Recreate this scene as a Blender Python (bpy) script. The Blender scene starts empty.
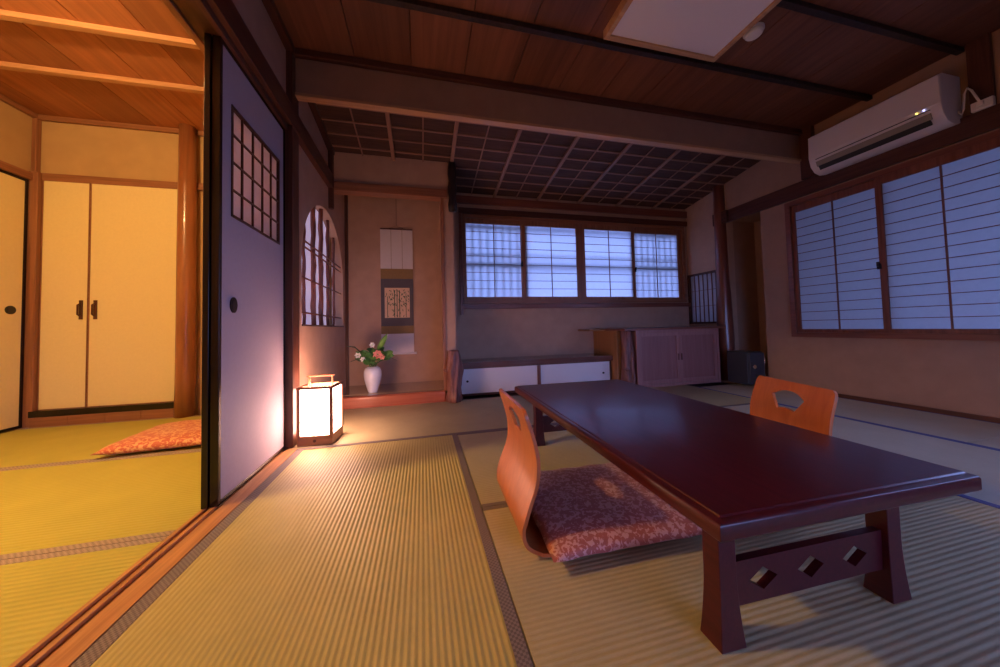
import bpy, bmesh, math, random
from mathutils import Vector, Matrix
random.seed(7)
S = bpy.context.scene
COL = S.collection
PI = math.pi

# ------------------------------------------------------------------ materials
def mat(name):
    m = bpy.data.materials.new(name); m.use_nodes = True
    nt = m.node_tree
    return m, nt, nt.nodes['Principled BSDF']

def plain(name, col, rough=0.6, spec=0.4, metal=0.0, coat=0.0, mottle=0.0, mscale=30, bump=0.0, bscale=200):
    m, nt, b = mat(name)
    b.inputs['Base Color'].default_value = (*col, 1)
    b.inputs['Roughness'].default_value = rough
    b.inputs['Specular IOR Level'].default_value = spec
    b.inputs['Metallic'].default_value = metal
    b.inputs['Coat Weight'].default_value = coat
    b.inputs['Coat Roughness'].default_value = 0.15
    tc = nt.nodes.new('ShaderNodeTexCoord')
    if mottle:
        n = nt.nodes.new('ShaderNodeTexNoise'); n.inputs['Scale'].default_value = mscale; n.inputs['Detail'].default_value = 5
        nt.links.new(tc.outputs['Object'], n.inputs['Vector'])
        r = nt.nodes.new('ShaderNodeValToRGB')
        r.color_ramp.elements[0].position = 0.3; r.color_ramp.elements[1].position = 0.7
        r.color_ramp.elements[0].color = (*[c * (1 - mottle) for c in col], 1)
        r.color_ramp.elements[1].color = (*[min(1, c * (1 + mottle)) for c in col], 1)
        nt.links.new(n.outputs['Fac'], r.inputs['Fac']); nt.links.new(r.outputs['Color'], b.inputs['Base Color'])
    if bump:
        n = nt.nodes.new('ShaderNodeTexNoise'); n.inputs['Scale'].default_value = bscale; n.inputs['Detail'].default_value = 4
        nt.links.new(tc.outputs['Object'], n.inputs['Vector'])
        bp = nt.nodes.new('ShaderNodeBump'); bp.inputs['Strength'].default_value = bump; bp.inputs['Distance'].default_value = 0.002
        nt.links.new(n.outputs['Fac'], bp.inputs['Height']); nt.links.new(bp.outputs['Normal'], b.inputs['Normal'])
    return m

def wood(name, c1, c2, axis='Y', rough=0.5, scale=6.0, coat=0.0, spec=0.4, planks=None, bump=0.15, stretch=14):
    """grain runs along axis; planks=(axis, period, offset): tone changes from board to board"""
    m, nt, b = mat(name)
    L = nt.links
    tc = nt.nodes.new('ShaderNodeTexCoord')
    mp = nt.nodes.new('ShaderNodeMapping')
    s = [scale * stretch / 3] * 3; s['XYZ'.index(axis)] = scale / 5
    mp.inputs['Scale'].default_value = s
    L.new(tc.outputs['Object'], mp.inputs['Vector'])
    vec = mp.outputs['Vector']
    fac_plank = None
    if planks:
        sx = nt.nodes.new('ShaderNodeSeparateXYZ'); L.new(tc.outputs['Object'], sx.inputs[0])
        a = nt.nodes.new('ShaderNodeMath'); a.operation = 'SUBTRACT'; a.inputs[1].default_value = planks[2]
        L.new(sx.outputs['XYZ'.index(planks[0])], a.inputs[0])
        d = nt.nodes.new('ShaderNodeMath'); d.operation = 'DIVIDE'; d.inputs[1].default_value = planks[1]; L.new(a.outputs[0], d.inputs[0])
        f = nt.nodes.new('ShaderNodeMath'); f.operation = 'FLOOR'; L.new(d.outputs[0], f.inputs[0])
        wn = nt.nodes.new('ShaderNodeTexWhiteNoise'); wn.noise_dimensions = '1D'; L.new(f.outputs[0], wn.inputs['W'])
        va = nt.nodes.new('ShaderNodeVectorMath'); va.operation = 'MULTIPLY_ADD'
        L.new(wn.outputs['Color'], va.inputs[0]); va.inputs[1].default_value = (9, 9, 9); L.new(vec, va.inputs[2])
        vec = va.outputs[0]; fac_plank = wn.outputs['Value']
    n = nt.nodes.new('ShaderNodeTexNoise'); n.inputs['Scale'].default_value = 1.0; n.inputs['Detail'].default_value = 7
    n.inputs['Roughness'].default_value = 0.6; n.inputs['Distortion'].default_value = 0.6
    L.new(vec, n.inputs['Vector'])
    r = nt.nodes.new('ShaderNodeValToRGB')
    r.color_ramp.elements[0].position = 0.32; r.color_ramp.elements[1].position = 0.68
    r.color_ramp.elements[0].color = (*c1, 1); r.color_ramp.elements[1].color = (*c2, 1)
    L.new(n.outputs['Fac'], r.inputs['Fac'])
    out = r.outputs['Color']
    if fac_plank is not None:
        mr = nt.nodes.new('ShaderNodeMapRange'); mr.inputs['To Min'].default_value = 0.8; mr.inputs['To Max'].default_value = 1.2
        L.new(fac_plank, mr.inputs['Value'])
        vm = nt.nodes.new('ShaderNodeVectorMath'); vm.operation = 'SCALE'
        L.new(out, vm.inputs[0]); L.new(mr.outputs[0], vm.inputs['Scale']); out = vm.outputs[0]
    L.new(out, b.inputs['Base Color'])
    b.inputs['Roughness'].default_value = rough
    b.inputs['Coat Weight'].default_value = coat; b.inputs['Coat Roughness'].default_value = 0.12
    b.inputs['Specular IOR Level'].default_value = spec
    if bump:
        bp = nt.nodes.new('ShaderNodeBump'); bp.inputs['Strength'].default_value = bump; bp.inputs['Distance'].default_value = 0.002
        L.new(n.outputs['Fac'], bp.inputs['Height']); L.new(bp.outputs['Normal'], b.inputs['Normal'])
    return m

def tatami(name, axis, c1, c2, period=0.0155, bumpd=0.0011):
    """rush ridges repeat along axis"""
    m, nt, b = mat(name); L = nt.links
    tc = nt.nodes.new('ShaderNodeTexCoord'); sx = nt.nodes.new('ShaderNodeSeparateXYZ'); L.new(tc.outputs['Object'], sx.inputs[0])
    k = 'XYZ'.index(axis)
    a = nt.nodes.new('ShaderNodeMath'); a.operation = 'MULTIPLY'; a.inputs[1].default_value = 2 * PI / period; L.new(sx.outputs[k], a.inputs[0])
    s = nt.nodes.new('ShaderNodeMath'); s.operation = 'SINE'; L.new(a.outputs[0], s.inputs[0])
    mp = nt.nodes.new('ShaderNodeMapping'); sc = [60, 60, 60]; sc[k] = 500; sc[1 - k] = 50
    mp.inputs['Scale'].default_value = sc; L.new(tc.outputs['Object'], mp.inputs['Vector'])
    n = nt.nodes.new('ShaderNodeTexNoise'); n.inputs['Scale'].default_value = 1; n.inputs['Detail'].default_value = 3; L.new(mp.outputs[0], n.inputs['Vector'])
    n2 = nt.nodes.new('ShaderNodeTexNoise'); n2.inputs['Scale'].default_value = 5; n2.inputs['Detail'].default_value = 5; L.new(tc.outputs['Object'], n2.inputs['Vector'])
    ad = nt.nodes.new('ShaderNodeMath'); ad.operation = 'MULTIPLY_ADD'; ad.inputs[1].default_value = 0.06; ad.inputs[2].default_value = 0.0; L.new(s.outputs[0], ad.inputs[0])
    ad2 = nt.nodes.new('ShaderNodeMath'); ad2.operation = 'MULTIPLY_ADD'; ad2.inputs[1].default_value = 0.5; L.new(n.outputs['Fac'], ad2.inputs[0]); L.new(ad.outputs[0], ad2.inputs[2])
    ad3 = nt.nodes.new('ShaderNodeMath'); ad3.operation = 'MULTIPLY_ADD'; ad3.inputs[1].default_value = 0.5; L.new(n2.outputs['Fac'], ad3.inputs[0]); L.new(ad2.outputs[0], ad3.inputs[2])
    r = nt.nodes.new('ShaderNodeValToRGB'); r.color_ramp.elements[0].position = 0.25; r.color_ramp.elements[1].position = 0.75
    r.color_ramp.elements[0].color = (*c1, 1); r.color_ramp.elements[1].color = (*c2, 1)
    L.new(ad3.outputs[0], r.inputs['Fac']); L.new(r.outputs['Color'], b.inputs['Base Color'])
    b.inputs['Roughness'].default_value = 0.5; b.inputs['Specular IOR Level'].default_value = 0.35
    bp = nt.nodes.new('ShaderNodeBump'); bp.inputs['Strength'].default_value = 0.75; bp.inputs['Distance'].default_value = bumpd
    L.new(s.outputs[0], bp.inputs['Height']); L.new(bp.outputs['Normal'], b.inputs['Normal'])
    return m

def woven(name, c1, c2, sc=400):
    m, nt, b = mat(name); L = nt.links
    tc = nt.nodes.new('ShaderNodeTexCoord')
    ch = nt.nodes.new('ShaderNodeTexChecker'); ch.inputs['Scale'].default_value = sc
    ch.inputs['Color1'].default_value = (*c1, 1); ch.inputs['Color2'].default_value = (*c2, 1)
    L.new(tc.outputs['Object'], ch.inputs['Vector']); L.new(ch.outputs['Color'], b.inputs['Base Color'])
    b.inputs['Roughness'].default_value = 0.8
    return m

def brocade(name, c1, c2, sc=62):
    """cushion cloth with small leafy figures"""
    m, nt, b = mat(name); L = nt.links
    tc = nt.nodes.new('ShaderNodeTexCoord')
    n = nt.nodes.new('ShaderNodeTexNoise'); n.inputs['Scale'].default_value = sc * 0.8; n.inputs['Detail'].default_value = 2; n.inputs['Distortion'].default_value = 1.6
    L.new(tc.outputs['Object'], n.inputs['Vector'])
    v = nt.nodes.new('ShaderNodeTexVoronoi'); v.inputs['Scale'].default_value = sc; L.new(tc.outputs['Object'], v.inputs['Vector'])
    mu = nt.nodes.new('ShaderNodeMath'); mu.operation = 'MULTIPLY_ADD'; mu.inputs[1].default_value = 0.35; L.new(v.outputs['Distance'], mu.inputs[0]); L.new(n.outputs['Fac'], mu.inputs[2])
    r = nt.nodes.new('ShaderNodeValToRGB'); r.color_ramp.elements[0].position = 0.69; r.color_ramp.elements[1].position = 0.735
    r.color_ramp.elements[0].color = (*c1, 1); r.color_ramp.elements[1].color = (*c2, 1)
    L.new(mu.outputs[0], r.inputs['Fac']); L.new(r.outputs['Color'], b.inputs['Base Color'])
    b.inputs['Roughness'].default_value = 0.55; b.inputs['Sheen Weight'].default_value = 0.3
    return m

def paper(name, col=(0.72, 0.72, 0.74), trans=0.85):
    m, nt, b = mat(name); L = nt.links
    out = nt.nodes['Material Output']
    t = nt.nodes.new('ShaderNodeBsdfTranslucent'); t.inputs['Color'].default_value = (*col, 1)
    mx = nt.nodes.new('ShaderNodeMixShader'); mx.inputs[0].default_value = trans
    tc = nt.nodes.new('ShaderNodeTexCoord'); n = nt.nodes.new('ShaderNodeTexNoise'); n.inputs['Scale'].default_value = 40; n.inputs['Detail'].default_value = 6
    L.new(tc.outputs['Object'], n.inputs['Vector'])
    r = nt.nodes.new('ShaderNodeValToRGB'); r.color_ramp.elements[0].color = (*[c * .85 for c in col], 1); r.color_ramp.elements[1].color = (*col, 1)
    L.new(n.outputs['Fac'], r.inputs['Fac']); L.new(r.outputs['Color'], t.inputs['Color'])
    b.inputs['Base Color'].default_value = (.8, .8, .8, 1); b.inputs['Roughness'].default_value = 0.8; b.inputs['Specular IOR Level'].default_value = 0.1
    L.new(b.outputs[0], mx.inputs[1]); L.new(t.outputs[0], mx.inputs[2]); L.new(mx.outputs[0], out.inputs['Surface'])
    return m

def glow(name, col, strength, base=(0.9, 0.88, 0.85)):
    m, nt, b = mat(name)
    b.inputs['Base Color'].default_value = (*base, 1); b.inputs['Roughness'].default_value = 0.8
    b.inputs['Emission Color'].default_value = (*col, 1); b.inputs['Emission Strength'].default_value = strength
    return m

M = {}
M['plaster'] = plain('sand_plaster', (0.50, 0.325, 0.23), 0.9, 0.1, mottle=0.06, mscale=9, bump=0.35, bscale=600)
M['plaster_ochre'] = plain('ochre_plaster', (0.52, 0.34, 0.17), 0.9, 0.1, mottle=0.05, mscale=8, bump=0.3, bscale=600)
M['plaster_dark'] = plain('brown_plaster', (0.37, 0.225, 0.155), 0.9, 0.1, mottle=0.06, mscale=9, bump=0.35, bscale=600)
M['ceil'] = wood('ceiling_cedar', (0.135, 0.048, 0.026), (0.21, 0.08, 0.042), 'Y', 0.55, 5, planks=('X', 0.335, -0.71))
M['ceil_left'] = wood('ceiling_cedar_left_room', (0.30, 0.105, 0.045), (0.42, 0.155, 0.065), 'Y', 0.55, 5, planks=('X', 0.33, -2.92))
M['darkwood'] = {a: wood('dark_wood_' + a, (0.065, 0.022, 0.013), (0.12, 0.042, 0.025), a, 0.4, 8) for a in 'XYZ'}
M['midwood'] = {a: wood('brown_wood_' + a, (0.23, 0.09, 0.045), (0.36, 0.155, 0.08), a, 0.42, 8) for a in 'XYZ'}
M['redwood'] = {a: wood('red_wood_' + a, (0.16, 0.05, 0.03), (0.26, 0.09, 0.055), a, 0.35, 8) for a in 'XYZ'}
M['lightwood'] = {a: wood('light_wood_' + a, (0.46, 0.25, 0.13), (0.62, 0.37, 0.2), a, 0.45, 8) for a in 'XYZ'}
M['ribwood'] = wood('left_room_rib', (0.42, 0.2, 0.10), (0.56, 0.29, 0.15), 'X', 0.45, 8)
M['blackwood'] = wood('black_bark', (0.012, 0.007, 0.006), (0.04, 0.02, 0.016), 'Z', 0.5, 10)
M['lacquer'] = plain('black_lacquer', (0.012, 0.006, 0.005), 0.22, 0.5)
M['tat_x'] = tatami('rush_ridges_across_x', 'X', (0.38, 0.315, 0.11), (0.57, 0.48, 0.175))
M['tat_y'] = tatami('rush_ridges_across_y', 'Y', (0.40, 0.31, 0.115), (0.60, 0.47, 0.18))
M['tat_grey_x'] = tatami('window_lit_rush_ridges_across_x', 'X', (0.46, 0.43, 0.33), (0.60, 0.57, 0.45), bumpd=.0006)  # window light on the right-hand mats is put into this paler colour
M['tat_grey_y'] = tatami('grey_rush_ridges_across_y', 'Y', (0.37, 0.31, 0.17), (0.53, 0.46, 0.26), bumpd=.0006)  # greyer rush tone than the golden mats
M['tat_left'] = tatami('golden_rush_ridges', 'Y', (0.40, 0.36, 0.07), (0.53, 0.48, 0.10), 0.02, .0008)
M['border'] = woven('grey_cloth_border', (0.13, 0.10, 0.10), (0.22, 0.18, 0.17), 160)
M['border_left'] = woven('taupe_cloth_border', (0.26, 0.20, 0.17), (0.40, 0.31, 0.26), 120)
M['border_blue'] = woven('blue_lit_cloth_border', (0.08, 0.09, 0.26), (0.13, 0.15, 0.36), 160)  # same cloth as the grey border, blue window light put into the colour
M['door_grid'] = paper('lattice_white_paper', (0.9, 0.82, 0.95), 0.68)
M['fusuma'] = plain('door_paper', (0.42, 0.37, 0.44), 0.75, 0.2, mottle=0.02, mscale=60)
M['fusuma_cream'] = plain('cream_door_paper', (0.82, 0.68, 0.36), 0.75, 0.2, mottle=0.02, mscale=60)
M['white_door'] = plain('white_door_paper', (0.85, 0.83, 0.85), 0.6, 0.3)
M['paper_back'] = paper('shoji_paper')
M['paper_right'] = paper('shoji_paper_right_wall', (.58, .58, .60))  # same paper in a darker colour, to dim the right window
M['paper_small'] = paper('shoji_paper_small', (.36, .33, .34), trans=0.7)  # paper colour lowered further so the small window looks less lit
M['iron'] = plain('black_iron', (0.01, 0.01, 0.012), 0.35, 0.5)
M['table'] = wood('red_lacquered_table', (0.050, 0.005, 0.009), (0.080, 0.009, 0.014), 'Y', 0.32, 7, coat=0.2, stretch=30, bump=0.05)
M['ply'] = wood('orange_plywood', (0.44, 0.115, 0.03), (0.58, 0.175, 0.05), 'Z', 0.35, 5, coat=0.3, bump=0.03)
M['ply_edge'] = M['ply']
M['cushion'] = brocade('rose_brocade', (0.42, 0.105, 0.085), (0.66, 0.34, 0.32))
M['cushion2'] = brocade('coral_brocade', (0.60, 0.13, 0.07), (0.80, 0.42, 0.20), 46)
M['white_plastic'] = plain('ivory_plastic', (0.74, 0.66, 0.62), 0.35, 0.5)
M['dark_slot'] = plain('dark_slot', (0.02, 0.017, 0.015), 0.6)
M['grey_plastic'] = plain('grey_louver', (0.28, 0.23, 0.17), 0.5)
M['ceramic'] = plain('pale_glazed_ceramic', (0.74, 0.78, 0.88), 0.15, 0.6, coat=0.6, mottle=0.05, mscale=14)
M['leaf'] = plain('green_leaf', (0.07, 0.20, 0.045), 0.4, 0.5, mottle=0.3, mscale=30)
M['leaf_dark'] = plain('dark_leaf', (0.035, 0.07, 0.03), 0.4, 0.5)
M['leaf_light'] = plain('bright_leaf', (0.16, 0.36, 0.05), 0.4, 0.5)
M['pink'] = plain('pink_petal', (0.85, 0.38, 0.33), 0.5, 0.3, mottle=0.2, mscale=60)
M['white_petal'] = plain('white_petal', (0.85, 0.84, 0.80), 0.5, 0.3)
M['purse'] = plain('scroll_white', (0.72, 0.66, 0.64), 0.8, 0.15, mottle=0.02)
M['scroll_olive'] = plain('scroll_brown_silk', (0.28, 0.18, 0.075), 0.7, 0.2, mottle=0.1, mscale=80)
M['scroll_grey'] = woven('scroll_grey_silk', (0.09, 0.08, 0.09), (0.12, 0.105, 0.11), 200)
M['scroll_pic'] = plain('painting_ground', (0.74, 0.52, 0.34), 0.8, 0.1, mottle=0.08, mscale=12)
M['ink'] = plain('green_ink', (0.05, 0.11, 0.06), 0.8, 0.1)
M['bark'] = wood('weathered_bark', (0.10, 0.032, 0.028), (0.36, 0.16, 0.13), 'Z', 0.45, 12, bump=0.8, stretch=10)
M['log'] = wood('polished_log', (0.13, 0.038, 0.026), (0.25, 0.085, 0.055), 'Z', 0.28, 4, coat=0.3, stretch=9)
M['log_left'] = wood('polished_log_left_room', (0.24, 0.08, 0.03), (0.40, 0.16, 0.07), 'Z', 0.28, 4, coat=0.2, stretch=9)
M['cab'] = {a: wood('paulownia_' + a, (0.34, 0.155, 0.14), (0.44, 0.21, 0.19), a, 0.5, 8, bump=0.05) for a in 'XYZ'}
M['cab_panel'] = wood('door_panel_wood', (0.27, 0.115, 0.105), (0.35, 0.155, 0.14), 'Z', 0.5, 8, bump=0.05)
M['cab_side'] = wood('cabinet_side_wood', (0.36, 0.17, 0.06), (0.45, 0.22, 0.085), 'Z', 0.5, 6)
M['safe'] = plain('blue_grey_steel', (0.035, 0.042, 0.055), 0.4, 0.5)
M['chrome'] = plain('chrome', (0.7, 0.7, 0.72), 0.2, 0.5, metal=1)
M['slab'] = wood('polished_shelf_board', (0.11, 0.045, 0.035), (0.2, 0.085, 0.065), 'X', 0.2, 6, coat=0.5)
M['tokofloor'] = wood('glossy_alcove_board', (0.30, 0.20, 0.10), (0.46, 0.33, 0.18), 'X', 0.14, 4, coat=0.8, bump=0.02)
M['tokoframe'] = wood('red_lacquered_sill', (0.32, 0.085, 0.045), (0.44, 0.13, 0.07), 'X', 0.25, 6, coat=0.5)
M['reed'] = wood('woven_ceiling_mat', (0.055, 0.026, 0.02), (0.105, 0.05, 0.036), 'X', 0.8, 20)
M['batten'] = {a: wood('split_bamboo_' + a, (0.26, 0.13, 0.085), (0.36, 0.19, 0.125), a, 0.5, 9) for a in 'XYZ'}
M['lamp_cover'] = plain('frosted_lamp_cover', (0.80, 0.74, 0.78), 0.5, 0.3)
M['lantern_paper'] = glow('lit_lantern_paper', (1.0, 0.54, 0.40), 30.0)
M['lampglow'] = glow('lit_globe', (1.0, 0.62, 0.22), 12.0)
M['led_y'] = glow('yellow_indicator', (1.0, 0.8, 0.15), 3.0)
M['led_b'] = glow('blue_indicator', (0.5, 0.5, 1.0), 4.0)
M['outer'] = plain('outer_render', (0.4, 0.42, 0.45), 0.9)

# ------------------------------------------------------------------ mesh helpers
class MB:
    def __init__(s): s.bm = bmesh.new()
    def box(s, a, b, rot=None, org=None):
        a = Vector(a); b = Vector(b)
        vs = [s.bm.verts.new((x, y, z)) for z in (a.z, b.z) for y in (a.y, b.y) for x in (a.x, b.x)]
        if rot is not None:
            c = Vector(org) if org is not None else (a + b) / 2
            for v in vs: v.co = c + rot @ (v.co - c)
        for f in ((0, 2, 3, 1), (4, 5, 7, 6), (0, 1, 5, 4), (2, 6, 7, 3), (0, 4, 6, 2), (1, 3, 7, 5)):
            s.bm.faces.new([vs[i] for i in f])
        return s
    def prism(s, pts, axis, lo, hi):
        """pts: outline in the two other axes (in xyz order), extruded along axis"""
        k = 'XYZ'.index(axis)
        def P(p, t):
            q = [p[0], p[1]]; q.insert(k, t); return q
        A = [s.bm.verts.new(P(p, lo)) for p in pts]; B = [s.bm.verts.new(P(p, hi)) for p in pts]
        n = len(pts)
        s.bm.faces.new(A); s.bm.faces.new(B[::-1])
        for i in range(n): s.bm.faces.new((A[i], B[i], B[(i + 1) % n], A[(i + 1) % n]))
        return s
    def tube(s, pts, r, n=10, cap=True):
        pts = [Vector(p) for p in pts]
        rs = r if isinstance(r, (list, tuple)) else [r] * len(pts)
        rings = []; ref = None
        for i, p in enumerate(pts):
            d = (pts[min(i + 1, len(pts) - 1)] - pts[max(i - 1, 0)]).normalized()
            if ref is None: ref = d.orthogonal().normalized()
            ref = (ref - d * ref.dot(d)).normalized(); w = d.cross(ref)
            rings.append([s.bm.verts.new(p + (ref * math.cos(t) + w * math.sin(t)) * rs[i]) for t in [2 * PI * k / n for k in range(n)]])
        for a, b in zip(rings, rings[1:]):
            for k in range(n): s.bm.faces.new((a[k], a[(k + 1) % n], b[(k + 1) % n], b[k]))
        if cap: s.bm.faces.new(rings[0][::-1]); s.bm.faces.new(rings[-1])
        return s
    def lathe(s, prof, c=(0, 0, 0), n=32, wob=None):
        rings = []
        for i, (r, z) in enumerate(prof):
            ring = []
            for k in range(n):
                t = 2 * PI * k / n; rr = r * (wob(t, z) if wob else 1)
                ring.append(s.bm.verts.new((c[0] + rr * math.cos(t), c[1] + rr * math.sin(t), c[2] + z)))
            rings.append(ring)
        for a, b in zip(rings, rings[1:]):
            for k in range(n): s.bm.faces.new((a[k], a[(k + 1) % n], b[(k + 1) % n], b[k]))
        s.bm.faces.new(rings[0][::-1]); s.bm.faces.new(rings[-1])
        return s
    def build(s, name, m, parent=None, bevel=0.0, smooth=False, seg=2, loc=None):
        bmesh.ops.recalc_face_normals(s.bm, faces=s.bm.faces)
        me = bpy.data.meshes.new(name); s.bm.to_mesh(me); s.bm.free()
        me.materials.append(m)
        if smooth:
            for p in me.polygons: p.use_smooth = True
        o = bpy.data.objects.new(name, me); COL.objects.link(o)
        if parent: o.parent = parent
        if loc: o.location = loc
        if bevel:
            md = o.modifiers.new('bevel', 'BEVEL'); md.width = bevel; md.segments = seg; md.limit_method = 'ANGLE'; md.angle_limit = 0.7
            for p in me.polygons: p.use_smooth = True
            if hasattr(md, 'harden_normals'): md.harden_normals = True
        return o

def tag(o, label, cat, group=None, kind=None):
    o['label'] = label; o['category'] = cat
    if group: o['group'] = group
    if kind: o['kind'] = kind
    return o
def thing(name, label, cat, loc=(0, 0, 0), rz=0, group=None, kind=None):
    o = bpy.data.objects.new(name, None); COL.objects.link(o); o.empty_display_size = 0.05
    o.location = loc; o.rotation_euler = (0, 0, rz)
    return tag(o, label, cat, group, kind)
def bx(a, b): return MB().box(a, b)
def struct(name, mb, m, label, cat, bevel=0.0, smooth=False):
    return tag(mb.build(name, m, None, bevel, smooth), label, cat, kind='structure')
def dup(root, loc, rz, label, group=None):
    r = root.copy(); COL.objects.link(r); r.location = loc; r.rotation_euler = (0, 0, rz); r['label'] = label
    if group: r['group'] = group
    for ch in list(root.children):
        c = ch.copy(); COL.objects.link(c); c.parent = r
        for g in list(ch.children):
            d = g.copy(); COL.objects.link(d); d.parent = c
    return r

XL, XR, YB, ZC = -0.81, 3.62, 2.274, 2.53
YW = 3.72       # window wall
YT = 3.20       # front of the alcove
YN = -1.6       # wall behind the camera
ZL = 2.565       # left room ceiling
YLB = 3.45      # left room back wall
XLL = -3.10

# ------------------------------------------------------------------ setting: floors
struct('floor', bx((-3.3, YN, -0.12), (4.0, 4.0, -0.05)), M['darkwood']['X'], 'wooden subfloor under the straw mats of both rooms', 'floor')
def mat_thing(x0, x1, y0, y1, along, m, borders, label, bm_='border', bw=0.028):
    t = thing('tatami_mat', label, 'straw mat', ((x0 + x1) / 2, (y0 + y1) / 2, 0), group=None)
    cx, cy = (x0 + x1) / 2, (y0 + y1) / 2
    g = 0.0012
    bx((x0 + g - cx, y0 + g - cy, -0.05), (x1 - g - cx, y1 - g - cy, 0)).build('mat_core', M[m], t, 0.002)
    for k, w in borders:
        if k == 'x0': a, b = (x0 + g, y0 + g), (x0 + w, y1 - g)
        if k == 'x1': a, b = (x1 - w, y0 + g), (x1 - g, y1 - g)
        if k == 'y0': a, b = (x0 + g, y0 + g), (x1 - g, y0 + w)
        if k == 'y1': a, b = (x0 + g, y1 - w), (x1 - g, y1 - g)
        bx((a[0] - cx, a[1] - cy, -0.01), (b[0] - cx, b[1] - cy, 0.0015)).build('cloth_border', M[bm_], t, 0.0007)
X0, Y0 = 0.197, 1.262
mat_thing(-0.742, X0 + 0.016, 0.345, 2.165, 'Y', 'tat_x', (('x0', 0.042), ('x1', 0.034)), 'golden straw mat beside the wooden door track, ridges running into the room')
mat_thing(-0.742, X0 + 0.016, -1.5, 0.343, 'Y', 'tat_x', (('x0', 0.042), ('x1', 0.034)), 'straw mat in the near left corner of the main room, mostly below the frame')
mat_thing(X0 + 0.017, 2.02, Y0, 2.165, 'X', 'tat_grey_y', (('y0', 0.022), ('y1', 0.022)), 'straw mat under the far half of the low table')
mat_thing(X0 + 0.017, 2.02, 0.345, Y0 - .001, 'X', 'tat_grey_y', (('y1', 0.022), ('y0', 0.022)), 'straw mat under the near half of the low table and the rose cushion')
mat_thing(X0 + 0.017, 2.02, -0.57, 0.344, 'X', 'tat_grey_y', (('y1', 0.022), ('y0', 0.022)), 'straw mat nearest the camera on the right, in front of the table', 'border_blue')
mat_thing(2.021, 2.90, 0.345, 2.165, 'Y', 'tat_grey_x', (('x0', 0.03), ('x1', 0.024)), 'pale straw mat right of the table behind the far legless chair', 'border_blue')
mat_thing(2.901, XR + .0, 1.15, 2.92, 'Y', 'tat_grey_x', (('x0', 0.02), ('x1', 0.02)), 'pale straw mat along the right wall below the nearer end of the window', 'border_blue')
mat_thing(2.901, XR + .0, -0.62, 1.149, 'Y', 'tat_grey_x', (('x0', 0.02), ('x1', 0.02)), 'straw mat at the right edge of the photo beside the right wall', 'border_blue')
mat_thing(-0.80, 1.09, 2.166, 3.20, 'X', 'tat_grey_y', (('y0', 0.032), ('y1', 0.022)), 'straw mat in front of the alcove, lit by the paper lantern')
mat_thing(1.091, 2.90, 2.166, 3.20, 'X', 'tat_grey_y', (('y0', 0.032), ('y1', 0.022)), 'straw mat in front of the two-door wooden cabinet')
# left room mats
mat_thing(XLL + .02, -0.873, 0.48, 1.395, 'X', 'tat_left', (('y1', 0.03), ('y0', 0.03)), 'bright yellow straw mat nearest the camera in the left room', 'border_left')
mat_thing(XLL + .02, -0.873, 1.396, 2.355, 'X', 'tat_left', (('y0', 0.032), ('y1', 0.03)), 'bright yellow straw mat in the middle of the left room', 'border_left')
mat_thing(XLL + .02, -0.926, 2.356, 3.37, 'X', 'tat_left', (('y0', 0.03), ('y1', 0.03)), 'bright yellow straw mat in front of the cream closet doors', 'border_left')
mat_thing(XLL + .02, -0.873, -1.5, 0.479, 'X', 'tat_left', (('y0', 0.03), ('y1', 0.03)), 'straw mat of the left room, at the bottom left corner of the photo', 'border_left')
# threshold with two grooves
th = MB()
th.box((-0.872, YN, -0.05), (-0.742, 2.2, -0.008))
for a, b in ((-0.872, -0.858), (-0.842, -0.826), (-0.806, -0.744)): th.box((a, YN, -0.008), (b, 2.2, 0.003))
struct('trim_1', th, wood('threshold_wood', (0.34, 0.14, 0.055), (0.58, 0.29, 0.12), 'Y', 0.42, 10), 'grooved wooden threshold track between the two rooms', 'door track', 0.0015)

# ------------------------------------------------------------------ left partition
pil = MB().box((-0.905, 2.22, 0), (-0.775, 2.335, ZC))
struct('trim_2', pil, M['darkwood']['Z'], 'square dark post beside the lantern at the end of the sliding doors', 'post', 0.004)
struct('trim_3', bx((-0.905, YN, 1.972), (-0.80, 2.22, 2.01)), M['darkwood']['Y'], 'grooved head rail above the sliding doors between the rooms', 'head rail', 0.003)
struct('trim_4', bx((-0.82, YN, 2.005), (-0.772, 3.20, 2.135)), M['darkwood']['Y'], 'long dark brown rail along the left wall above the sliding door', 'wall rail', 0.003)
struct('trim_5', bx((-0.935, YN, 1.96), (-0.905, YLB, 2.03)), M['midwood']['Y'], 'brown rail over the doorway on the left room side', 'wall rail', 0.003)
struct('wall_left', bx((-0.89, YN, 1.99), (XL, 2.22, ZC)), M['plaster'], 'plaster wall strip above the sliding doors', 'wall')
struct('trim_6', bx((XL - .01, YN, 2.485), (-0.765, 2.24, ZC)), M['darkwood']['Y'], 'dark cornice strip where the left wall meets the ceiling', 'cornice', 0.003)
struct('trim_7', MB().tube([(-0.79, 3.16, 1.82), (-0.79, 3.16, 2.4)], 0.025, 8), M['darkwood']['Z'], 'short dark post hanging at the alcove corner below the left rail', 'post')

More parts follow.
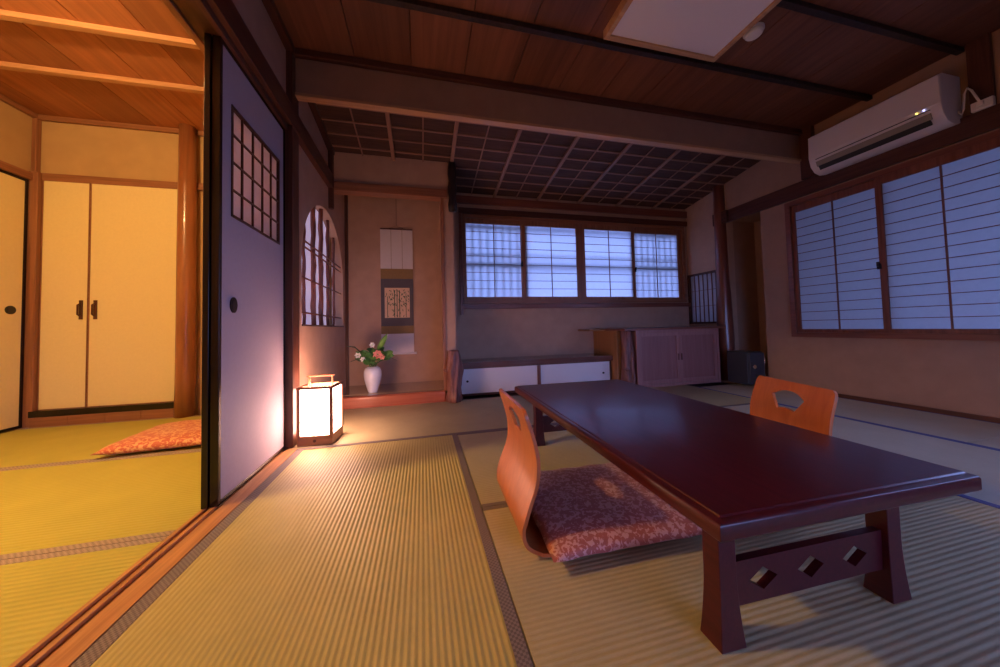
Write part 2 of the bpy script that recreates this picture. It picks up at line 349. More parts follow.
# wall beyond the pillar, with arched opening
AC_, AH, AZ, AR, AB = 3.08, 0.60, 1.20, 0.575, 0.745
wl = MB()
wl.box((-0.89, 2.30, -0.05), (XL, AC_ - AH, 2.62)); wl.box((-0.89, AC_ + AH, -0.05), (XL, 3.9, 2.62)); wl.box((-0.89, AC_ - AH, -0.05), (XL, AC_ + AH, AB))
N = 36
ys = [AC_ - AH * math.cos(PI * i / N) for i in range(N + 1)]
zs = [AZ + AR * math.sin(PI * i / N) for i in range(N + 1)]
for i in range(N):
    wl.prism([(ys[i], zs[i]), (ys[i + 1], zs[i + 1]), (ys[i + 1], 2.62), (ys[i], 2.62)], 'X', -0.89, XL)
struct('wall_left', wl, M['plaster'], 'plaster wall with an arched opening behind the lantern', 'wall')
w = thing('window_1', 'arched window with bamboo bars in the left wall above the lantern', 'window', (0, 0, 0), kind='structure')
arch = lambda y: AZ + AR * math.sqrt(max(0, 1 - ((y - AC_) / AH) ** 2))
pts = [(AC_ - AH - .02, AB - .02), (AC_ + AH + .02, AB - .02)] + [(AC_ + (AH + .02) * math.cos(PI * i / 24), AZ + (AR + .02) * math.sin(PI * i / 24)) for i in range(25)]
MB().prism(pts, 'X', -0.905, -0.892).build('shoji_paper', glow('arch_paper_glow', (0.62, 0.5, 0.8), 0.5), w)  # emission stands in for lilac light coming through the paper
for i, (y, r) in enumerate(((2.645, 0.012), (2.86, 0.018), (3.06, 0.018), (3.27, 0.014), (3.47, 0.012))):
    b = MB(); z0, z1 = AB, arch(y)
    n = 12; P = [(-0.85 + 0.003 * math.sin(k * 2.1 + i), y + 0.004 * math.sin(k * 1.3 + i), z0 + (z1 - z0) * k / n) for k in range(n + 1)]
    b.tube(P, [r * (1.15 if k % 4 == 2 else 1) for k in range(n + 1)], 10)
    b.build('bamboo_bar', M['redwood']['Z'], w, smooth=True)
for z in (1.375, 1.33, 1.10, 0.845):
    hw = AH * (math.sqrt(1 - ((z - AZ) / AR) ** 2) if z > AZ else 1)
    MB().tube([(-0.832, AC_ - hw, z), (-0.832, AC_ + hw, z - .004)], 0.007, 8).build('cross_bar', M['redwood']['Y'], w, smooth=True)
bx((-0.88, AC_ - AH, AB), (-0.805, AC_ + AH, AB + 0.012)).build('window_sill', M['darkwood']['Y'], w)

# sliding doors between rooms
def fusuma_door(name, x0, x1, y0, y1, z1, label, with_grid, rim=0.018, paper_='fusuma', side=1):
    t = thing(name, label, 'sliding door', ((x0 + x1) / 2, (y0 + y1) / 2, 0.0), kind='structure')
    cx, cy = (x0 + x1) / 2, (y0 + y1) / 2
    hx = (x1 - x0) / 2; hy = (y1 - y0) / 2
    f = MB()
    f.box((-hx, -hy, 0.004), (hx, -hy + rim, z1)); f.box((-hx, hy - rim, 0.004), (hx, hy, z1))
    f.box((-hx, -hy + rim, 0.004), (hx, hy - rim, 0.004 + rim)); f.box((-hx, -hy + rim, z1 - rim), (hx, hy - rim, z1))
    f.build('door_frame', M['lacquer'], t, 0.002)
    p = MB(); px = hx - 0.004
    if with_grid:
        gy0, gy1, gz0, gz1 = 1.648 - cy, 2.145 - cy, 1.225, 1.735
        p.box((-px, -hy + rim, 0.02), (px, gy0, z1 - rim)); p.box((-px, gy1, 0.02), (px, hy - rim, z1 - rim))
        p.box((-px, gy0, 0.02), (px, gy1, gz0)); p.box((-px, gy0, gz1), (px, gy1, z1 - rim))
        p.build('door_panel', M[paper_], t)
        g = thing_part('lattice_window', t)
        b = MB(); e = 0.012
        b.box((-hx, gy0, gz0), (px + .004, gy0 + e, gz1)); b.box((-hx, gy1 - e, gz0), (px + .004, gy1, gz1))
        b.box((-hx, gy0, gz0), (px + .004, gy1, gz0 + e)); b.box((-hx, gy0, gz1 - e), (px + .004, gy1, gz1))
        for i in range(1, 5):
            y = gy0 + (gy1 - gy0) * i / 5; b.box((px - .008, y - .004, gz0), (px, y + .004, gz1))
        for i in range(1, 4):
            z = gz0 + (gz1 - gz0) * i / 4; b.box((px - .008, gy0, z - .004), (px, gy1, z + .004))
        b.build('lattice', M['darkwood']['Z'], g)
        bx((px - .013, gy0, gz0), (px - .010, gy1, gz1)).build('lattice_paper', M['door_grid'], g)
    else:
        p.box((-px, -hy + rim, 0.02), (px, hy - rim, z1 - rim)); p.build('door_panel', M[paper_], t)
    return t, cx, cy, hx, hy
def thing_part(name, parent):
    o = bpy.data.objects.new(name, None); COL.objects.link(o); o.parent = parent; o.empty_display_size = 0.02
    return o
def round_pull(parent, loc, axis, r=0.03, name='door_handle', sq=1.35):
    b = MB(); n = 24
    for (ra, rb, d0, d1) in ((r, r, -0.002, 0.004), (r * .72, r * .72, 0.004, 0.0055)):
        ring = [(ra * math.cos(2 * PI * k / n), sq * ra * math.sin(2 * PI * k / n)) for k in range(n)]
        k = 'XYZ'.index(axis); s = 1 if axis == 'X' else -1
        lo, hi = sorted((s * d0, s * d1)); b.prism(ring, axis, lo, hi)
    return b.build(name, M['iron'], parent, loc=loc)
t, cx, cy, hx, hy = fusuma_door('door_1', -0.845, -0.815, 1.56, 2.218, 1.972, 'lilac paper sliding door with a small lattice window, left of the lantern', True)
round_pull(t, (hx - .003, 1.668 - cy, 0.83), 'X', 0.026)
t, cx, cy, hx, hy = fusuma_door('door_2', -0.872, -0.849, 1.555, 2.218, 1.972, 'second dark-edged sliding door stacked behind the lilac door', True)

# ------------------------------------------------------------------ beam, sloping lattice ceiling, alcove
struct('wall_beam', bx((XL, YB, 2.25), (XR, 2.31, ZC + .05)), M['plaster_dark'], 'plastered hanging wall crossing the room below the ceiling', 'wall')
struct('trim_8', bx((-0.775, YB - 0.012, 2.23), (XR, 2.318, 2.252)), M['lightwood']['X'], 'pale wooden board along the bottom of the hanging wall', 'beam', 0.003)
struct('trim_9', bx((-0.775, YB - 0.035, 2.485), (XR, YB, ZC)), M['darkwood']['X'], 'dark strip between the ceiling boards and the hanging wall', 'cornice', 0.003)
struct('trim_10', bx((XR - 0.045, 2.17, 2.05), (XR, YB, ZC)), M['darkwood']['Z'], 'dark post stub at the right end of the hanging wall', 'post', 0.003)
slope = -0.145; YTB_ = 3.80
zlat = lambda y: 2.50 + slope * (y - 2.3)
ra = Matrix.Rotation(math.atan(slope), 3, 'X')
lt = thing('ceiling', 'sloping ceiling of dark woven strips held by pale battens over the alcove', 'ceiling', (0, 2.3, 2.50), kind='structure'); lt.rotation_euler = (math.atan(slope), 0, 0)
sl = math.sqrt(1 + slope ** 2)
LY = (YTB_ + .09 - 2.3) * sl
bx((XL - .07, 0.0, 0.004), (XR + .09, LY, 0.02)).build('woven_board', M['reed'], lt)
for i in range(7): # thick
    x = -0.245 + 0.5555 * i
    y1 = LY if x > 0.27 else (YT - 2.3 + .04) * sl
    bx((x - 0.017, 0.05, -0.026), (x + 0.017, y1, -0.004)).build('thick_batten', M['batten']['Y'], lt, 0.003)
for i in range(8): # thin
    x = -0.523 + 0.5555 * i
    y1 = LY if x > 0.27 else (YT - 2.3 + .04) * sl
    bx((x - 0.006, 0.05, -0.011), (x + 0.006, y1, -0.004)).build('thin_batten', M['batten']['Y'], lt)
y = 0.19
while y < LY - 0.05:
    bx((XL, y - 0.008, -0.006), (XR, y + 0.008, 0.005)).build('cross_batten', M['batten']['X'], lt); y += 0.157
bx((XL, 0.0, -0.03), (XL + 0.045, (YT - 2.3) * sl, 0.002)).build('edge_batten', M['darkwood']['Y'], lt)

# alcove
YTB = 3.80
al = MB()
al.box((XL, YT, 2.085), (0.27, YT + 0.07, 2.62))
struct('wall_alcove', al, M['plaster'], 'plaster wall strip above the alcove lintel', 'wall')
struct('wall_alcove', bx((XL - .05, YTB, -0.05), (0.40, YTB + 0.08, 2.62)), M['plaster'], 'back wall of the alcove behind the hanging scroll', 'wall')
struct('wall_alcove', bx((0.225, YT + .004, -0.05), (0.32, YTB, 2.40)), M['plaster'], 'plaster side wall between the alcove and the low white cabinet', 'wall')
struct('trim_11', bx((XL, YT - 0.02, 2.005), (0.26, YT + 0.09, 2.09)), M['midwood']['X'], 'brown lintel across the top of the alcove', 'lintel', 0.004)
struct('trim_12', bx((XL, YT - 0.04, -0.05), (0.215, YT + 0.07, 0.105)), M['tokoframe'], 'polished red-brown sill log along the alcove floor', 'sill', 0.022)
struct('floor_alcove', bx((XL, YT + 0.06, -0.05), (0.23, YTB, 0.108)), M['tokofloor'], 'glossy wooden floor board of the alcove', 'floor')
struct('trim_13', bx((0.195, YT - 0.01, 0.1), (0.226, YT + 0.05, 2.01)), M['midwood']['Z'], 'thin orange-brown post on the right side of the alcove', 'post', 0.003)
struct('trim_14', bx((XL, YTB - 0.03, 0.1), (XL + 0.03, YTB, 2.4)), M['darkwood']['Z'], 'thin dark post in the rear left corner of the alcove', 'post', 0.002)
b = MB(); b.tube([(0.312, YT - 0.03, 1.87 + .06 * k + (0.01 if k else 0)) for k in range(9)], [0.040 + 0.006 * math.sin(k * 2.2) for k in range(9)], 12)
struct('trim_15', b, M['blackwood'], 'black log hanging from the sloping ceiling right of the alcove', 'post', smooth=True)

# stump between alcove and cabinet
t = thing('wooden_stump', 'rough reddish natural trunk standing between the alcove and the low white cabinet', 'wood post', (0.292, YT - 0.045, 0))
def wob(tt, z): return 1 + 0.10 * math.sin(3 * tt + z * 6) + 0.09 * math.sin(7 * tt - z * 13) + 0.05 * math.sin(13 * tt + z * 31)
prof = [(0.074, 0.0), (0.070, 0.05), (0.062, 0.10), (0.066, 0.16), (0.070, 0.22), (0.074, 0.26), (0.078, 0.30), (0.075, 0.33), (0.066, 0.38), (0.058, 0.43), (0.050, 0.475), (0.048, 0.49)]
MB().lathe(prof, n=56, wob=wob).build('trunk', M['bark'], t, smooth=True)
MB().tube([(-0.055, -0.01, 0.30), (-0.085, -0.02, 0.305), (-0.10, -0.025, 0.31)], [0.026, 0.02, 0.008], 10).build('branch_knot', M['bark'], t, smooth=True)

# ------------------------------------------------------------------ window wall
WX0, WX1, WZ0, WZ1 = 0.47, 3.575, 0.985, 2.045
bw = MB()
bw.box((0.26, YW, -0.05), (WX0, YW + .08, 2.62)); bw.box((WX1, YW, -0.05), (XR + .1, YW + .08, 2.62))
bw.box((WX0, YW, -0.05), (WX1, YW + .08, WZ0)); bw.box((WX0, YW, WZ1), (WX1, YW + .08, 2.62))
struct('wall_back', bw, M['plaster'], 'plaster wall around the long four-panel window', 'wall')
struct('trim_16', bx((0.38, YW - .035, 2.165), (XR, YW, 2.255)), M['redwood']['X'], 'dark red beam just below the sloping ceiling above the long window', 'beam', 0.003)
struct('trim_17', bx((0.43, YW - .03, 2.05), (XR, YW, 2.115)), M['darkwood']['X'], 'dark rail directly above the long window frame', 'rail', 0.003)
struct('trim_18', bx((0.43, YW - .03, 0.925), (XR, YW, 0.98)).box((0.43, YW - .03, 0.86), (0.468, YW, 0.93)).box((0.43, YW - .03, 0.98), (0.465, YW, 2.05)), M['redwood']['X'], 'dark sill rail below the long window', 'rail', 0.003)

def shoji_window(name, label, horiz, plane, a0, a1, z0, z1, sashes, rows, frame_w, mats, latches, flip=1, pmat='paper_back'):
    """horiz: 'X' -> wall normal is Y (faces -Y); 'Y' -> wall normal is X (faces -X)"""
    t = thing(name, label, 'window', (0, 0, 0), kind='structure')
    def B(mb, u0, u1, d0, d1, za, zb):
        if horiz == 'X': mb.box((u0, plane + d0, za), (u1, plane + d1, zb))
        else: mb.box((plane + d0, u0, za), (plane + d1, u1, zb))
    wm = mats
    f = MB(); e = frame_w
    B(f, a0, a0 + e, -0.02, 0.07, z0, z1); B(f, a1 - e, a1, -0.02, 0.07, z0, z1)
    B(f, a0 + e, a1 - e, -0.02, 0.07, z0, z0 + e); B(f, a0 + e, a1 - e, -0.02, 0.07, z1 - e, z1)
    f.build('window_frame', wm['X' if horiz == 'X' else 'Y'], t, 0.002)
    for (p0, p1, pz0, pz1, d, st0, st1, cols) in sashes:
        if cols < 0: continue
        s = MB()
        B(s, p0 - st0, p0, d, d + 0.022, z0 + e, z1 - e); B(s, p1, p1 + st1, d, d + 0.022, z0 + e, z1 - e)
        B(s, p0, p1, d, d + 0.022, z0 + e, pz0); B(s, p0, p1, d, d + 0.022, pz1, z1 - e)
        so = s.build('sash', wm['Z'], t, 0.0015)
        g = MB()
        for c in range(1, cols):
            u = p0 + (p1 - p0) * c / cols; B(g, u - .0045, u + .0045, d + .002, d + .012, pz0, pz1)
        for r in range(1, rows):
            z = pz0 + (pz1 - pz0) * r / rows; B(g, p0, p1, d + .004, d + .012, z - .0028, z + .0028)
        g.build('lattice', M['redwood']['Z'], so)
        q = MB(); B(q, p0 - .004, p1 + .004, d + 0.013, d + 0.0145, pz0 - .004, pz1 + .004); q.build('paper_pane', M[pmat], so)
    for (u, z) in latches:
        b = MB(); B(b, u - .012, u + .012, -0.03, 0.0, z - .025, z + .02); B(b, u - .006, u + .006, -0.045, -0.02, z - .002, z + .035)
        b.build('window_latch', M['iron'], t, 0.003)
    return t
shoji_window('window_2', 'long four-panel paper window glowing blue in the back wall', 'X', YW, WX0, WX1, WZ0, WZ1,
    [(0.513, 1.188, 1.068, 1.945, 0.006, .03, .08, 2), (1.238, 1.92, 1.068, 1.94, -0.018, .045, .058, 2), (2.04, 2.735, 1.066, 1.938, -0.018, .06, .035, 2), (2.785, 3.475, 1.058, 1.93, 0.006, .07, .07, 2)],
    9, 0.042, M['midwood'], [(1.19, 1.46), (2.765, 1.42)])
# fence bars outside the back window, whose soft shadows fall on the paper
og = thing('window_guard', 'railing bars outside the long back window, seen as soft shadows through its paper', 'window guard', (0, 0, 0))
for i in range(34):
    x = 0.5 + i * 0.0925
    if (0.5 < x < 1.2) or (2.75 < x < 3.5): bx((x - .013, 3.762, 1.03), (x + .013, 3.772, 2.0)).build('upright_bar', M['outer'], og)
bx((0.515, 3.776, 1.44), (3.53, 3.786, 1.495)).build('cross_rail', M['outer'], og)
bx((0.515, 3.776, 1.90), (3.53, 3.786, 1.94)).build('cross_rail', M['outer'], og)
bx((0.515, 3.776, 1.575), (3.53, 3.786, 1.60)).build('cross_rail', M['outer'], og)

# ------------------------------------------------------------------ right wall with large window and niche
RY0, RY1, RZ0, RZ1 = -0.14, 2.45, 0.535, 1.885
NY0, NY1 = 2.705, 3.10
rw = MB()
rw.box((XR, YN, -0.05), (XR + .09, RY0, 2.62)); rw.box((XR, RY0, -0.05), (XR + .09, RY1, RZ0)); rw.box((XR, RY0, RZ1), (XR + .09, RY1, 2.62))
rw.box((XR, RY1, -0.05), (XR + .09, NY0, 2.62)); rw.box((XR, NY0, 1.93), (XR + .09, NY1, 2.62))
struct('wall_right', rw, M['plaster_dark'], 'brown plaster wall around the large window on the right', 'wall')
struct('wall_right', bx((XR, NY1, -0.05), (XR + .09, 3.26, 2.62)).box((XR, 3.26, -0.05), (XR + .09, 3.71, 0.685)).box((XR, 3.26, 1.36), (XR + .09, 3.71, 2.62)).box((XR, 3.71, -.05), (XR + .09, 3.8, 2.62)), M['plaster'], 'plaster side wall above the cabinet, holding the small lattice window', 'wall')
ni = MB(); ni.box((XR + .42, NY0 - .1, -.05), (XR + .5, NY1 + .1, 2.0)); ni.box((XR + .09, NY0 - .1, -.05), (XR + .42, NY0, 2.0)); ni.box((XR + .09, NY1, -.05), (XR + .42, NY1 + .1, 2.0)); ni.box((XR + .09, NY0, 1.93), (XR + .42, NY1, 2.0)); ni.box((XR, NY0, -.05), (XR + .42, NY1, 0.0))
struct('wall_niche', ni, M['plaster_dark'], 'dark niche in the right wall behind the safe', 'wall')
struct('trim_19', bx((XR - 0.06, 3.05, 1.90), (XR, 3.24, 2.045)).box((XR - 0.035, YN, 1.90), (XR, 3.05, 2.045)), M['darkwood']['Y'], 'long dark rail above the large window, below the air conditioner', 'wall rail', 0.003)
struct('baseboard_right', bx((XR - 0.012, YN, 0), (XR, NY0, 0.035)), M['darkwood']['Y'], 'low dark baseboard along the right wall', 'baseboard')
struct('trim_20', bx((XR - 0.03, 1.20, 2.045), (XR, 1.295, ZC)), M['darkwood']['Z'], 'dark post above the rail at the near end of the air conditioner', 'post', 0.003)
shoji_window('window_3', 'large paper window with pale blue panes in the right wall', 'Y', XR, RY0, RY1, RZ0, RZ1,
    [(1.785, 2.378, 0.612, 1.772, 0.006, .05, .04, 2), (1.14, 1.745, 0.612, 1.777, -0.018, .04, .04, 2), (0.50, 1.115, 0.612, 1.777, -0.012, .035, .04, -2), (-0.09, 0.46, 0.612, 1.772, 0.005, .035, .03, -2)],  # unseen nearer sashes omitted so sky light falls straight in
    14, 0.045, M['redwood'], [(1.785, 1.12)], pmat='paper_right')
shoji_window('window_4', 'small narrow-paned lattice window above the cabinet beside the log post', 'Y', XR, 3.26, 3.71, 0.685, 1.36,
    [(3.285, 3.685, 0.71, 1.335, 0.0, .008, .008, 6)], 3, 0.018, M['darkwood'], [], pmat='paper_small')
b = MB()
prof = [(0.090, 0.0), (0.092, 0.3), (0.088, 0.6), (0.080, 0.85), (0.073, 1.1), (0.068, 1.5), (0.064, 1.95), (0.06, 2.5)]
b.lathe(prof, (3.60, 3.17, 0), 28, wob=lambda tt, z: 1 + 0.035 * math.sin(2 * tt + z * 3) + 0.02 * math.sin(5 * tt - z * 5))
struct('trim_21', b, M['log'], 'smooth reddish natural log post between the cabinet and the safe', 'log post', smooth=True)

# ------------------------------------------------------------------ ceilings and back walls
def plank_ceiling(label, x0, x1, y0, y1, z, first, step, m):
    b = MB(); x = first
    while x > x0: x -= step
    while x < x1:
        a, c = max(x, x0), min(x + step, x1)
        if c - a > .01: b.prism([(a + .003, z), (c - .003, z), (c - .003, z + .03), (a + .003, z + .03)], 'Y', y0, y1)
        x += step
    b.box((x0, y0, z + .02), (x1, y1, z + .05))
    return struct('ceiling', b, m, label, 'ceiling')
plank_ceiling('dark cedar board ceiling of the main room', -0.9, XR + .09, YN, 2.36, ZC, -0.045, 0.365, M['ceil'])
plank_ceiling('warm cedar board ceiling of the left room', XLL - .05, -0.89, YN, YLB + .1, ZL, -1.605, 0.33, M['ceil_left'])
n = 22
for i, y in enumerate((1.785, 1.325, 0.865, 0.405)):
    struct('trim_%d' % n, bx((XL, y - .018, ZC - .032), (XR, y + .018, ZC + .001)), M['blackwood'],
           ['nearly black ceiling rib just past the square ceiling light', 'nearly black ceiling rib near the top right corner of the photo', 'ceiling rib of the main room above the top of the photo', 'ceiling rib of the main room directly over the camera'][i], 'ceiling rib', 0.003); n += 1
for i, y in enumerate((2.82, 2.37, 1.92, 1.47)):
    struct('trim_%d' % n, bx((XLL, y - .02, ZL - .032), (-0.9, y + .02, ZL + .001)), M['ribwood'],
           ['pale ceiling rib of the left room, the one nearest its back wall', 'pale ceiling rib of the left room, second from its back wall', 'pale ceiling rib of the left room above the top of the photo', 'pale ceiling rib of the left room over its doorway'][i], 'ceiling rib', 0.003); n += 1
struct('wall_near', bx((-3.2, YN - .08, -.05), (0.5, YN, 2.62)).box((2.7, YN - .08, -.05), (3.8, YN, 2.62)).box((.5, YN - .08, -.05), (2.7, YN, .25)).box((.5, YN - .08, 1.35), (2.7, YN, 2.62)), M['plaster'], 'plaster wall behind the camera with an added opening for sky light', 'wall')  # opening added out of view so blue sky light enters from behind

# left room walls
struct('wall_back', bx((XLL - .1, YLB, 2.02), (-0.88, YLB + .08, 2.6)).box((-2.13, YLB, -.05), (-0.88, YLB + .08, 2.02)).box((XLL - .1, YLB + 0.04, -.05), (-2.1, YLB + .08, 2.02)), M['plaster_ochre'], 'warm ochre back wall of the left room above the closet', 'wall')
struct('wall_left', bx((XLL - .08, YN, 2.0), (XLL, YLB, 2.6)).box((XLL - .08, YN, -.05), (XLL - .03, YLB, 2.0)), M['plaster_ochre'], 'ochre side wall of the left room above its sliding door', 'wall')
struct('wall_partition', bx((-0.925, 2.34, -.05), (-0.91, YLB, 2.56)), M['plaster_ochre'], 'ochre left-room face of the partition beyond the post', 'wall')
struct('trim_%d' % n, bx((XLL, YLB - .03, 2.525), (-0.9, YLB, ZL)), M['midwood']['X'], 'brown cornice strip on the back wall of the left room', 'cornice', 0.003); n += 1
struct('trim_%d' % n, bx((XLL, YN, 2.525), (XLL + .03, YLB - .03, ZL)), M['midwood']['Y'], 'brown cornice strip on the side wall of the left room', 'cornice', 0.003); n += 1
struct('trim_%d' % n, bx((-3.05, YLB - .03, 2.015), (-2.08, YLB, 2.075)), M['midwood']['X'], 'brown head rail above the cream closet doors', 'head rail', 0.003); n += 1
struct('trim_%d' % n, bx((XLL, YN, 1.995), (XLL + .035, 3.39, 2.055)), M['midwood']['Y'], 'brown rail above the sliding door at the left edge', 'head rail', 0.003); n += 1
struct('trim_%d' % n, bx((XLL, 3.39, 0), (-3.035, YLB, 2.07)).box((XLL, YLB - .04, 2.07), (-3.07, YLB, ZL)), M['midwood']['Z'], 'brown corner post of the left room left of the closet', 'post', 0.004); n += 1
sb = MB()
for k in range(4): sb.box((-3.035 + .239 * k + .001, 3.37, 0.0), (-3.035 + .239 * (k + 1) - .001, YLB, 0.075))
struct('trim_%d' % n, sb, M['midwood']['X'], 'segmented brown board on the floor below the closet', 'sill board', 0.003); n += 1
struct('trim_%d' % n, bx((-3.055, 3.385, 0.075), (-2.08, YLB, 0.125)), M['lacquer'], 'black sill under the cream closet doors', 'sill', 0.003); n += 1
b = MB(); b.lathe([(0.070, 0), (0.066, .3), (0.067, .8), (0.064, 1.4), (0.061, 2.0), (0.058, 2.565)], (-2.015, 3.385, 0), 24, wob=lambda tt, z: 1 + .03 * math.sin(2 * tt + z * 4))
struct('trim_%d' % n, b, M['log_left'], 'round polished log post right of the cream closet', 'log post', smooth=True); n += 1
struct('trim_%d' % n, bx((-1.97, YLB - .03, 2.02), (-0.9, YLB, 2.08)), M['midwood']['X'], 'short rail right of the round post in the left room', 'rail', 0.003); n += 1
def closet_door(name, x0, x1, label, hx_):
    t = thing(name, label, 'closet door', ((x0 + x1) / 2, YLB - .015, 0.125), kind='structure')
    h = (x1 - x0) / 2; c = (x0 + x1) / 2
    bx((-h, -.012, 0), (h, .012, 1.888)).build('door_panel', M['fusuma_cream'], t)
    e = .006
    f = MB(); f.box((-h, -.015, 0), (-h + e, .015, 1.89)); f.box((h - e, -.015, 0), (h, .015, 1.89)); f.box((-h, -.015, 1.884), (h, .015, 1.89)); f.box((-h, -.015, 0), (h, .015, e))
    f.build('door_frame', M['midwood']['Z'], t)
    b = MB(); b.box((hx_ - c - .010, -.022, .73), (hx_ - c + .010, -.012, .89)); b.tube([(hx_ - c, -.02, .755), (hx_ - c, -.045, .77), (hx_ - c, -.045, .85), (hx_ - c, -.02, .865)], .006, 8)
    b.build('door_handle', M['darkwood']['Z'], t)
closet_door('door_3', -3.03, -2.722, 'narrow cream closet door, the left one in the left room', -2.765)
closet_door('door_4', -2.718, -2.095, 'wide cream closet door beside the round post in the left room', -2.67)
t, cx, cy, hx, hy = fusuma_door('door_5', -3.115, -3.085, 2.42, 3.385, 1.995, 'cream sliding door with a round black pull at the left edge of the photo', False, paper_='fusuma_cream', rim=0.022)
round_pull(t, (hx - .002, 3.29 - cy, 0.93), 'X', 0.033, sq=1.0)
t, cx, cy, hx, hy = fusuma_door('door_6', -3.115, -3.085, 1.44, 2.41, 1.995, 'cream sliding door of the left room just outside the photo', False, paper_='fusuma_cream', rim=0.022)

# ------------------------------------------------------------------ ceiling fittings
t = thing('ceiling_light', 'square frosted ceiling light in a thin wooden frame, switched off', 'ceiling light', (1.553, 1.315, ZC))
bx((-.40, -.375, -.045), (.385, .375, 0)).build('diffuser', M['lamp_cover'], t, .004)
f = MB()
for a, b_ in (((-.43, -.405, -.055), (-.40, .405, 0)), ((.385, -.405, -.055), (.415, .405, 0)), ((-.40, .375, -.055), (.385, .405, 0)), ((-.40, -.405, -.055), (.385, -.375, 0))): f.box(a, b_)
f.build('frame', M['lightwood']['X'], t, .002)
t = thing('smoke_detector', 'round white smoke detector on the ceiling beside the square light', 'smoke detector', (2.055, 1.515, ZC))
MB().lathe([(0.0, 0.0), (.055, 0), (.055, -.012)][1:], n=32).build('base', M['white_plastic'], t, smooth=False)
MB().lathe([(.047, -.012), (.047, -.028), (.040, -.036), (.018, -.038)], n=32).build('cover', M['white_plastic'], t, .002)

# left room pendant (above the frame)
t = thing('pendant_lamp', 'lit round pendant lamp of the left room, above the photo', 'lamp', (-2.02, 1.22, 2.565))
MB().lathe([(.05, 0), (.05, -.03)], n=20).build('ceiling_cap', M['white_plastic'], t)
MB().tube([(0, 0, -.03), (0, 0, -.16)], .006, 8).build('cord', M['white_plastic'], t)
MB().lathe([(.015, -.18)] + [(.045 * math.sin(PI * (k + .5) / 12), -.25 + .055 * math.cos(PI * (k + .5) / 12)) for k in range(12)], n=28).build('globe', M['lampglow'], t, smooth=True)

# ------------------------------------------------------------------ air conditioner
ac = t = thing('air_conditioner', 'ivory wall air conditioner above the large window', 'air conditioner', (XR, 1.715, 2.0))
hy = 0.38
pr = [(0, 0.02), (0, .345), (-.19, .345), (-.215, .325), (-.222, .13), (-.205, .065), (-.165, .02), (-.10, 0.0)]
MB().prism(pr, 'Y', -hy, hy).build('body', M['white_plastic'], t, .006)
MB().prism([(-.2225, .135), (-.228, .135), (-.222, .328), (-.216, .328)], 'Y', -hy + .004, hy - .004).build('front_panel', M['white_plastic'], t, .002)
MB().prism([(-.217, .112), (-.2225, .112), (-.2235, .117), (-.218, .117)], 'Y', -hy + .05, hy - .05).build('air_slot', M['dark_slot'], t)
MB().prism([(-.196, .052), (-.205, .050), (-.2215, .092), (-.213, .094)], 'Y', -hy + .05, hy - .05).build('louver', M['grey_plastic'], t, .001)
MB().prism([(-.176, .026), (-.186, .018), (-.207, .052), (-.196, .054)], 'Y', -hy + .06, hy - .06).build('outlet_slot', M['dark_slot'], t)
bx((-.2285, -hy + .105, .122), (-.2245, -hy + .113, .129)).build('indicator_light', M['led_y'], t)['label'] = 'yellow indicator light'
bx((-.2285, -hy + .072, .123), (-.2245, -hy + .080, .130)).build('indicator_light', M['led_b'], t)['label'] = 'blue-white indicator light'
t = thing('power_outlet', 'white power outlet on the rail right of the air conditioner', 'outlet', (XR - .03, 1.238, 2.075))
bx((-.03, -.045, -.03), (0, .045, .03)).build('box', M['white_plastic'], t, .006)
bx((-.045, -.012, -.012), (-.03, .02, .018)).build('plug', M['white_plastic'], t, .004)
MB().tube([(-.05, -.375, .10), (-.05, -.395, .06), (-.055, -.405, .09), (-.055, -.412, .19), (-.06, -.428, .22), (-.065, -.445, .19), (-.07, -.475, .09)], .006, 8).build('power_cord', M['white_plastic'], ac, smooth=True)

# ------------------------------------------------------------------ low white cabinet, plank cabinet
t = thing('low_cabinet', 'low built-in cabinet with two white sliding doors under the long window', 'cabinet', (0.36, 3.33, 0))
W = 1.76
bx((0, -.035, .292), (W, YW - 3.33, .347)).build('top_board', M['slab'], t, .004)
bx((0, 0.0, 0), (W, .05, .022)).box((0, .0, .022), (.015, .05, .292)).box((W - .015, .0, .022), (W, .05, .292)).box((0, .0, .279), (W, .05, .292)).build('frame', M['darkwood']['X'], t, .002)
bx((0.01, .05, 0), (W - .01, YW - 3.33, .29)).build('body', M['darkwood']['X'], t)
bx((.855, -.004, .022), (.89, .045, .279)).build('middle_stile', M['redwood']['Z'], t, .002)
for a, b_, hxx in ((.016, .856, .085), (.889, W - .016, W - .10)):
    d = bx((a, .012, .022), (b_, .03, .28)).build('door', M['white_door'], t, .001)
    MB().prism([(.013 * math.cos(k * PI / 8) + hxx, .011 * math.sin(k * PI / 8) + .15) for k in range(16)], 'Y', .006, .013).build('finger_pull', M['iron'], d)

